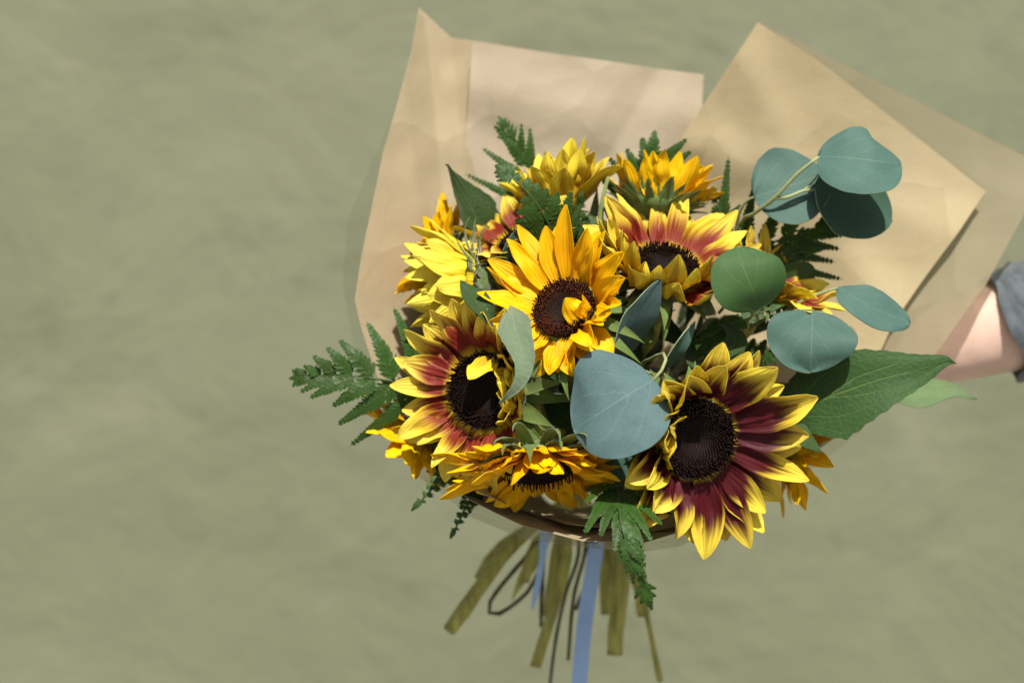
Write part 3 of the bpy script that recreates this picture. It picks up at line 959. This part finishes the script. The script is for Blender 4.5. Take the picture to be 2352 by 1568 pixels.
spA = sprig('eucalyptus sprig with three round leaves against the tan paper at upper right', (1690, 530, .05))
estem(spA, [(1600, 760, .09), (1690, 530, .05), (1730, 492, .03), (1778, 456, .015), (1830, 400, .008), (1882, 360, .005)], .0019, .0013)
estem(spA, [(1778, 456, .015), (1810, 452, .016), (1846, 438, .018), (1872, 436, .022)], .0014, .0011)
estem(spA, [(1690, 530, .05), (1700, 486, .04), (1715, 462, .034), (1733, 452, .03)], .0013, .0010)
estem(spA, [(1846, 438, .018), (1866, 418, .02), (1880, 400, .02)], .0009, .0007)
eleaf(spA, [(1733, 452, .030), (1790, 435, .030), (1850, 415, .032), (1893, 400, .036)], 102, nrm=(-.1, -.92, .35), skew=.0, seed=2.0)
eleaf(spA, [(1880, 360, .005), (1940, 362, -.004), (2010, 370, -.006), (2068, 376, .004)], 92, nrm=(.05, -.88, .45), cup=-.05, seed=3.3)
eleaf(spA, [(1870, 436, .022), (1930, 455, .03), (1990, 480, .034), (2048, 505, .038)], 92, [EUC_DARK, EUC_BACK], nrm=(.1, -.95, .25), seed=4.1)

spB = sprig('eucalyptus sprig with two blue-green leaves above the big dark leaf', (1790, 720, .03))
estem(spB, [(1600, 860, .08), (1740, 742, .03), (1800, 718, .01), (1850, 686, .0), (1925, 661, -.004)], .0016, .0010)
estem(spB, [(1770, 730, .02), (1815, 716, .006), (1866, 716, -.012)], .0012, .0010)
eleaf(spB, [(1866, 714, -.012), (1865, 760, -.022), (1863, 810, -.026), (1861, 853, -.022)], 102, nrm=(0, -.85, .5), cup=.04, seed=5.0)
eleaf(spB, [(1925, 660, -.004), (1965, 685, -.010), (2020, 715, -.010), (2090, 742, -.004)], 54, nrm=(.05, -.80, .60), shape='oval', cup=.05, seed=6.2)

spC = sprig('eucalyptus sprig with the large blue-grey round leaf in front of the flowers', (1470, 840, .0))
estem(spC, [(1440, 1000, .09), (1470, 850, .0), (1492, 826, -.03), (1520, 812, -.045), (1530, 822, -.055), (1520, 850, -.062), (1500, 873, -.066)], .0015, .0012)
estem(spC, [(1470, 850, .0), (1520, 860, -.02), (1545, 830, -.02)], .0012, .0009)
eleaf(spC, [(1502, 872, -.066), (1445, 905, -.075), (1375, 950, -.076), (1318, 986, -.066)], 128, [EUC_BLUE, EUC_BACK], nrm=(-.05, -.90, .43), cup=.03, wave=.06, seed=7.7, nt=44, ns=21)
eleaf(spC, [(1420, 840, -.01), (1452, 760, -.035), (1485, 700, -.045), (1516, 640, -.05)], 62, [EUC_BLUE, EUC], nrm=(.60, -.75, .1), shape='heart', cup=.15, wave=.10, seed=8.1)
eleaf(spC, [(1508, 868, -.02), (1540, 820, -.03), (1570, 780, -.035), (1597, 738, -.035)], 26, [EUC, EUC], nrm=(.70, -.6, .3), shape='heart', cup=.3, wave=.05, seed=9.1)
eleaf(spC, [(1348, 1030, .0), (1390, 1060, -.005), (1430, 1075, .0), (1462, 1080, .01)], 46, [EUC_DARK, EUC_BACK], nrm=(.0, -.95, .2), shape='oval', seed=10.4)

spD = sprig('flat green eucalyptus leaf lying over the yellow sunflower at middle right', (1690, 760, .04))
estem(spD, [(1560, 860, .09), (1690, 760, .01), (1728, 725, -.045), (1741, 711, -.055)], .0014, .0010)
eleaf(spD, [(1742, 710, -.056), (1728, 664, -.068), (1706, 612, -.068), (1692, 568, -.060)], 82, [EUC_BACK, EUC], nrm=(.1, -.90, -.25), shape='oval', cup=.05, wave=.06, seed=11.1)
eleaf(spD, [(1775, 690, .05), (1815, 655, .05), (1845, 640, .05), (1868, 650, .055)], 50, [EUC_BACK, EUC], nrm=(.3, -.9, -.1), shape='oval', seed=12.6)

spE = sprig('dark round eucalyptus leaf tucked behind the golden centre sunflower', (1210, 700, .05))
estem(spE, [(1280, 900, .10), (1230, 720, .05), (1206, 640, .03)], .0014, .0010)
eleaf(spE, [(1196, 668, .02), (1205, 610, .005), (1235, 560, .0), (1300, 520, .01)], 62, [EUC_DARK, EUC], nrm=(.2, -.95, -.1), cup=.05, seed=13.9)

# bare twigs of the eucalyptus that come out at the bottom
estem(spA, [BIND, (1345, 1245, .185), (1318, 1370, .175), (1305, 1515, .17)], .0018, .0015, TWIG)
estem(spB, [BIND, (1330, 1260, .19), (1300, 1360, .185), (1278, 1460, .18), (1262, 1580, .175)], .0018, .0014, TWIG)
estem(spC, [BIND, (1240, 1240, .19), (1180, 1310, .175), (1138, 1362, .17), (1122, 1390, .17), (1123, 1404, .168), (1132, 1413, .168), (1165, 1398, .168), (1212, 1358, .172), (1235, 1315, .18)], .0022, .0016, TWIG)
estem(spD, [BIND, (1255, 1250, .195), (1245, 1360, .19), (1243, 1440, .185)], .0021, .0017, TWIG)
estem(spE, [BIND, (1350, 1250, .195), (1348, 1330, .19), (1322, 1400, .18)], .0021, .0017, TWIG)


# ------------------------------------------------------------------ fern fronds
def pinna_mesh(base, tip, nrm, width, npairs, rs, droop=0.0):
    ax = tip - base
    L = np.linalg.norm(ax)
    mid = (base + tip) / 2 + nrm * 0.06 * L
    path = spline([base, mid, tip - nrm * droop * L], 24)
    t, s, n = frames(path, nrm)
    verts, faces, uv = [], [], []

    def at(v):
        f = v * 23
        i = min(22, int(f))
        f -= i
        return path[i] * (1 - f) + path[i + 1] * f, t[i], s[i], n[i]
    # midrib blade
    m = 9
    for j in range(m + 1):
        v = j / m
        p, tt, ss, nn = at(v)
        w = width * (0.04 + 0.30 * min(1, v / .75) ** 2 * (1 - v) ** .5)
        w *= max(0.05, 1 - v ** 6)
        for q in (-1, 0, 1):
            verts.append(p + ss * w * q + nn * (0.0003 if q == 0 else 0))
            uv.append((0.5 + 0.3 * q, v))
    for j in range(m):
        for q in range(2):
            a = j * 3 + q
            faces.append((a, a + 1, a + 4, a + 3))
    for k in range(npairs):
        v = 0.04 + 0.92 * (k + 0.3) / npairs
        p, tt, ss, nn = at(v)
        ln = width * (1.0 - 0.88 * v ** 1.1) * (0.80 + 0.20 * min(1, v * 6))
        wd = L / npairs * (0.50 - .06 * v)
        for sg in (-1, 1):
            ang = R(50 - 20 * v + rs.uniform(-5, 5))
            d = tt * math.cos(ang) + ss * sg * math.sin(ang)
            tl = R(rs.uniform(-9, 9))
            side = unit(np.cross(nn, d))
            nv = unit(nn * math.cos(tl) + side * math.sin(tl))
            side = unit(np.cross(nv, d))
            b0 = len(verts)
            l2 = ln * rs.uniform(.92, 1.06)
            rows = [(0.0, 0.35), (0.20, 0.86), (0.42, 1.0), (0.64, 0.86), (0.84, 0.52), (1.0, 0.04)]
            for ri, (rv, rw) in enumerate(rows):
                c0 = p + d * l2 * rv + nv * (-0.12 * l2 * rv * rv)
                for q in (-1, 0, 1):
                    verts.append(c0 + side * wd * rw * q + nv * (0.0 if q == 0 else 0.20 * wd * rw))
                    uv.append((0.5 + 0.4 * q, rv))
            for ri in range(len(rows) - 1):
                for q in range(2):
                    a = b0 + ri * 3 + q
                    faces.append((a, a + 1, a + 4, a + 3))
    return verts, faces, uv


def frond(label, rachis, npairs=8, lmax=90, nrm=(0, -1, .2), seed=0, custom=None, width=.0085, prof=0.75, ang=(62, 38), t0=0.12, sides=(-1, 1), terminal=True, depth_back=0.0, tip_fill=True):
    rs = random.Random(seed)
    root = empty('fern_frond', P(*rachis[0]))
    tag(root, label, 'fern', 'fern fronds')
    nrm = unit(nrm)
    pts = [P(*p) for p in rachis]
    tube('rachis', pts, [.0012, .0005], RACHIS, root, n=24, sides=6)
    path = spline(pts, 100)
    t, s, n = frames(path, nrm)
    items = []
    if custom:
        for (v, x, y, d, w) in custom:
            items.append((path[int(min(99, v * 99))], P(x, y, d), n[int(min(99, v * 99))], w * width))
        vm = max(c[0] for c in custom)
        k = 0
        while tip_fill and vm + 0.05 * (k + 1) < 0.97:
            v = vm + 0.05 * (k + 1)
            i = int(v * 99)
            for sg in (-1, 1):
                L = .011 * (1 - v) / (1 - vm) + .004
                a = R(46)
                d = t[i] * math.cos(a) + s[i] * sg * math.sin(a)
                items.append((path[i], path[i] + d * L, n[i], width * .34))
            k += 1
    else:
        for k in range(npairs):
            for sg in sides:
                v = t0 + (0.97 - t0) * (k + (0.25 if sg > 0 else 0)) / npairs
                i = min(99, int(v * 99))
                L = lmax * PX * max(.12, (1 - v)) ** prof * rs.uniform(.9, 1.1)
                a = R(ang[0] + (ang[1] - ang[0]) * v + rs.uniform(-6, 6))
                d = t[i] * math.cos(a) + s[i] * sg * math.sin(a)
                d = d + n[i] * rs.uniform(-.25, .1) + V(0, 1, 0) * depth_back
                items.append((path[i], path[i] + unit(d) * L, unit(n[i] + s[i] * rs.uniform(-.3, .3)), width * (0.45 + 0.55 * L / (lmax * PX))))
    if terminal:
        items.append((path[88], path[99] + t[99] * .004, n[95], width * .5))
    for (b, e, nn, w) in items:
        L = np.linalg.norm(e - b)
        v, f, u = pinna_mesh(b, e, unit(nn), w * 1.35, max(6, int(L / .0036)), rs, droop=rs.uniform(0, .12))
        mesh_obj('leaflet', v, f, FERN, root, u)
    return root


frond('dark green fern frond reaching far out to the left over the wall', [(1010, 905, .03), (960, 888, .02), (880, 872, .01), (800, 862, .008), (735, 862, .012), (672, 868, .018)], seed=1, width=.0092, custom=[
    (.14, 905, 703, .02, 1.2), (.33, 843, 737, .012, 1.15), (.47, 778, 776, .008, 1.0), (.60, 748, 794, .006, .85), (.70, 716, 815, .008, .72), (.80, 694, 838, .012, .6), (.9, 676, 845, .016, .45),
    (.16, 808, 1025, .02, 1.05), (.30, 775, 976, .012, 1.1), (.45, 762, 932, .006, 1.0), (.58, 708, 914, .004, .85), (.72, 686, 902, .008, .65), (.84, 676, 886, .014, .5)])
frond('blurred fern frond against the pale paper at upper left', [(1270, 520, .085), (1230, 420, .08), (1190, 350, .075), (1150, 275, .07)], seed=2, width=.0075, custom=[
    (.10, 1068, 398, .08, .9), (.32, 1106, 338, .078, .95), (.55, 1132, 284, .07, .8), (.75, 1152, 268, .07, .5),
    (.36, 1256, 345, .08, .8), (.52, 1218, 290, .075, .8), (.66, 1198, 280, .07, .6), (.2, 1280, 370, .085, .8)])
frond('near-black fern tip crossing in front of the upper left bloom', [(1290, 590, .01), (1272, 540, .0), (1240, 480, -.012), (1200, 430, -.016), (1146, 386, -.012)], seed=3, width=.0105, custom=[
    (.10, 1170, 562, -.004, .9), (.26, 1186, 535, -.010, .85), (.40, 1183, 512, -.014, .8), (.52, 1185, 490, -.016, .62), (.60, 1196, 462, -.016, .5),
    (.22, 1316, 440, -.002, 1.0), (.38, 1286, 442, -.008, .85), (.50, 1258, 432, -.012, .75), (.60, 1236, 420, -.014, .65), (.70, 1214, 408, -.014, .5), (.8, 1190, 395, -.014, .4), (.12, 1340, 470, .01, .9), (.05, 1190, 590, .0, .8)])
frond('fern frond fanning out above the golden bloom at top centre', [(1480, 520, .07), (1486, 450, .06), (1490, 410, .055), (1494, 378, .052)], seed=4, width=.0090, terminal=False, tip_fill=False, custom=[
    (.22, 1355, 384, .06, .9), (.45, 1396, 360, .06, .9), (.65, 1437, 341, .055, .95), (.85, 1474, 314, .05, .95), (.98, 1505, 298, .05, .95),
    (.3, 1612, 420, .06, .9), (.55, 1594, 374, .055, .95), (.75, 1590, 346, .05, .95), (.9, 1580, 318, .05, .9)])
frond('broad fern frond spreading right beneath the eucalyptus sprig', [(1640, 640, .07), (1700, 590, .06), (1780, 555, .055), (1860, 530, .05), (1930, 500, .045)], seed=5, width=.0090, custom=[
    (.12, 1668, 358, .045, 1.1), (.28, 1735, 410, .05, .9), (.42, 1800, 455, .05, .9), (.58, 1850, 470, .05, .8),
    (.14, 1850, 690, .06, .9), (.26, 1938, 642, .055, 1.0), (.38, 1920, 600, .055, 1.0), (.52, 1932, 570, .05, .95), (.66, 1940, 540, .05, .8), (.8, 1935, 498, .045, .6)])
frond('second fern frond behind the eucalyptus with toothed leaflets pointing right', [(1650, 720, .06), (1720, 640, .055), (1790, 590, .05), (1880, 575, .045)], 7, 80, seed=6, width=.0082)
frond('glossy fern frond above the large maroon sunflower', [(1560, 800, .0), (1630, 770, -.012), (1700, 735, -.016), (1792, 702, -.012)], 8, 62, seed=7, width=.0068, nrm=(-.1, -.8, .6))
frond('fern frond hanging down over the paper lip and ribbon', [(1415, 1090, -.01), (1420, 1150, -.06), (1428, 1205, -.085), (1448, 1275, -.088), (1472, 1335, -.082), (1496, 1394, -.075)], seed=8, width=.0098, custom=[
    (.10, 1545, 1180, -.06, 1.0), (.22, 1522, 1205, -.08, 1.0), (.34, 1500, 1232, -.09, .75), (.44, 1482, 1258, -.092, .6), (.54, 1484, 1282, -.092, .55), (.63, 1486, 1305, -.09, .5), (.72, 1486, 1330, -.086, .45),
    (.12, 1345, 1150, -.075, .9), (.22, 1342, 1215, -.09, .9), (.30, 1378, 1224, -.095, .8), (.42, 1412, 1262, -.095, .6), (.52, 1425, 1290, -.09, .5), (.62, 1440, 1322, -.088, .45), (.72, 1456, 1345, -.084, .4), (.82, 1485, 1352, -.08, .35)])
frond('short fern frond poking out below the small golden sunflower', [(1075, 1040, .03), (1030, 1080, .01), (990, 1125, .0), (952, 1165, .0)], 8, 42, seed=9, width=.0066, ang=(60, 35))
frond('small curled fern tip left of the hanging golden sunflower', [(1100, 1120, .03), (1072, 1160, .01), (1055, 1195, .005), (1038, 1228, .008)], 7, 34, seed=10, width=.0055, ang=(55, 30))
frond('dark fern frond deep between the maroon bloom and the paper lip', [(1480, 1040, .04), (1440, 1100, .03), (1400, 1150, .02), (1362, 1235, .01)], 8, 74, seed=12, width=.0080)
frond('fern frond filling the gap behind the large green leaf', [(1620, 860, .06), (1700, 830, .04), (1790, 800, .03), (1870, 800, .03)], 8, 74, seed=13, width=.0080)
frond('fern sprig below the left bicolour sunflower', [(1140, 1010, .05), (1090, 1050, .03), (1040, 1070, .02), (990, 1080, .02)], 7, 56, seed=14, width=.0070)
frond('fern tips between the golden centre and top blooms', [(1360, 640, .05), (1345, 560, .03), (1330, 500, .025), (1335, 450, .02)], 7, 58, seed=15, width=.0075)

frond('fern frond in the gap between the golden centre and the upper rust bloom', [(1440, 800, .06), (1425, 720, .04), (1410, 650, .03), (1400, 590, .03)], 8, 70, seed=16, width=.0075)
frond('fern frond low between the left bicolour bloom and hanging gold bloom', [(1240, 1000, .07), (1210, 960, .05), (1215, 910, .035), (1235, 860, .03)], 8, 64, seed=17, width=.0075)
frond('fern frond just right of the golden top bloom', [(1640, 620, .07), (1645, 560, .06), (1655, 500, .055), (1640, 440, .05)], 8, 64, seed=18, width=.0075)

# ------------------------------------------------------------------ ribbon
def ribbon(label, pts, width, nrm, taper=None):
    path = spline([P(*p) for p in pts], 40)
    t, s, n = frames(path, np.array(nrm, dtype=float))
    g = np.zeros((5, 40, 3))
    for j in range(40):
        w = width * PX * 0.5 * (1.0 if taper is None else float(np.interp(j / 39, taper[0], taper[1])))
        for i in range(5):
            x = -1 + i / 2
            g[i, j] = path[j] + s[j] * w * x + n[j] * w * 0.12 * (1 - x * x)
    o = sheet('ribbon', g, [RIBBON, RIBBON], None, .0003)
    return tag(o, label, 'ribbon', 'blue ribbon ends')


ribbon('long wide blue ribbon tail hanging straight down between the stems', [(1376, 1190, .165), (1370, 1250, .155), (1358, 1330, .15), (1342, 1440, .147), (1326, 1620, .147)], 40, (-.1, -1, .1))
ribbon('short narrow blue ribbon end curling beside the left stems', [(1262, 1190, .16), (1252, 1230, .158), (1244, 1290, .154), (1234, 1345, .152), (1222, 1398, .152)], 24, (.55, -1, .1), ([0, .2, .45, .8, 1], [1.6, 1.3, .7, .8, .3]))

# ------------------------------------------------------------------ person: forearm, hand and rolled sleeve
person = empty('person', P(2265, 762, .15))
tag(person, 'person in a rolled grey sleeve, bare forearm reaching behind the paper at right', 'person')
verts, edges, radii = [], [], []


def av(p, r, parent=None):
    verts.append(P(*p) if len(p) == 3 else p)
    radii.append(r)
    if parent is not None:
        edges.append((parent, len(verts) - 1))
    return len(verts) - 1


e0 = av((2700, 620, .13), .046)
e1 = av((2480, 690, .14), (.042), e0)
e2 = av((2340, 740, .148), (.0375), e1)
e3 = av((2220, 772, .155), (.0345), e2)
e4 = av((2080, 806, .165), (.0305), e3)
e5 = av((1940, 842, .178), (.0260), e4)
e6 = av((1860, 868, .188), (.0245), e5)
e7 = av((1760, 905, .20), (.0270), e6)
e8 = av((1650, 950, .212), (.0265), e7)
for k, (dy, ln) in enumerate([(-58, 1.0), (-20, 1.1), (20, 1.05), (56, .85)]):
    k0 = av((1570, 985 + dy, .218), .0115, e8)
    k1 = av((1570 - 85 * ln, 1010 + dy * .9, .235), .0095, k0)
    k2 = av((1570 - 150 * ln, 1030 + dy * .9, .232), .0085, k1)
    k3 = av((1570 - 195 * ln, 1045 + dy * .9, .222), .0075, k2)
th0 = av((1730, 880, .175), .0125, e7)
th1 = av((1640, 905, .160), .0105, th0)
th2 = av((1560, 950, .158), .0090, th1)
me = bpy.data.meshes.new('forearm')
off = world_loc(person)
me.from_pydata([(v - off).tolist() for v in verts], edges, [])
arm = link('forearm', me, SKIN, person)
sk = arm.modifiers.new('skin', 'SKIN')
for v, r in zip(me.skin_vertices[0].data, radii):
    v.radius = (r * 1.12, r * 1.12)
me.skin_vertices[0].data[e0].use_root = True
sk.use_smooth_shade = True
ss = arm.modifiers.new('subsurf', 'SUBSURF')
ss.levels = ss.render_levels = 3


def cloth_tube(name, c0, c1, r0, r1, nl, ns, amp, seed, folds, thick, root):
    a, b = P(*c0), P(*c1)
    ax = unit(b - a)
    s = unit(np.cross(ax, V(0, -1, 0)))
    n = np.cross(s, ax)
    g = np.zeros((ns + 1, nl, 3))
    for j in range(nl):
        v = j / (nl - 1)
        for i in range(ns + 1):
            t = 2 * math.pi * (i % ns) / ns
            ct, st = math.cos(t), math.sin(t)
            r = r0 + (r1 - r0) * v
            r += amp * mnoise.noise(Vector((ct * 1.4 + seed, st * 1.4, v * folds)))
            r += amp * .5 * mnoise.noise(Vector((ct * 4 + seed, st * 4, v * folds * 2)))
            lip = amp * 1.6 * mnoise.noise(Vector((ct * 2.0, st * 2.0, seed + 4.4)))
            g[i, j] = a + (b - a) * v + ax * lip * (1 - v) + s * ct * r + n * st * r
    return sheet(name, g, [SLEEVE, SLEEVE], root, thick, flip=True)


sl = cloth_tube('sleeve', (2322, 748, .150), (2760, 600, .13), .0445, .062, 40, 60, .0045, 3.0, 9.0, .0012, person)
cloth_tube('cuff', (2300, 756, .150), (2372, 730, .148), .0435, .0475, 16, 60, .0030, 8.0, 3.0, .0035, sl)
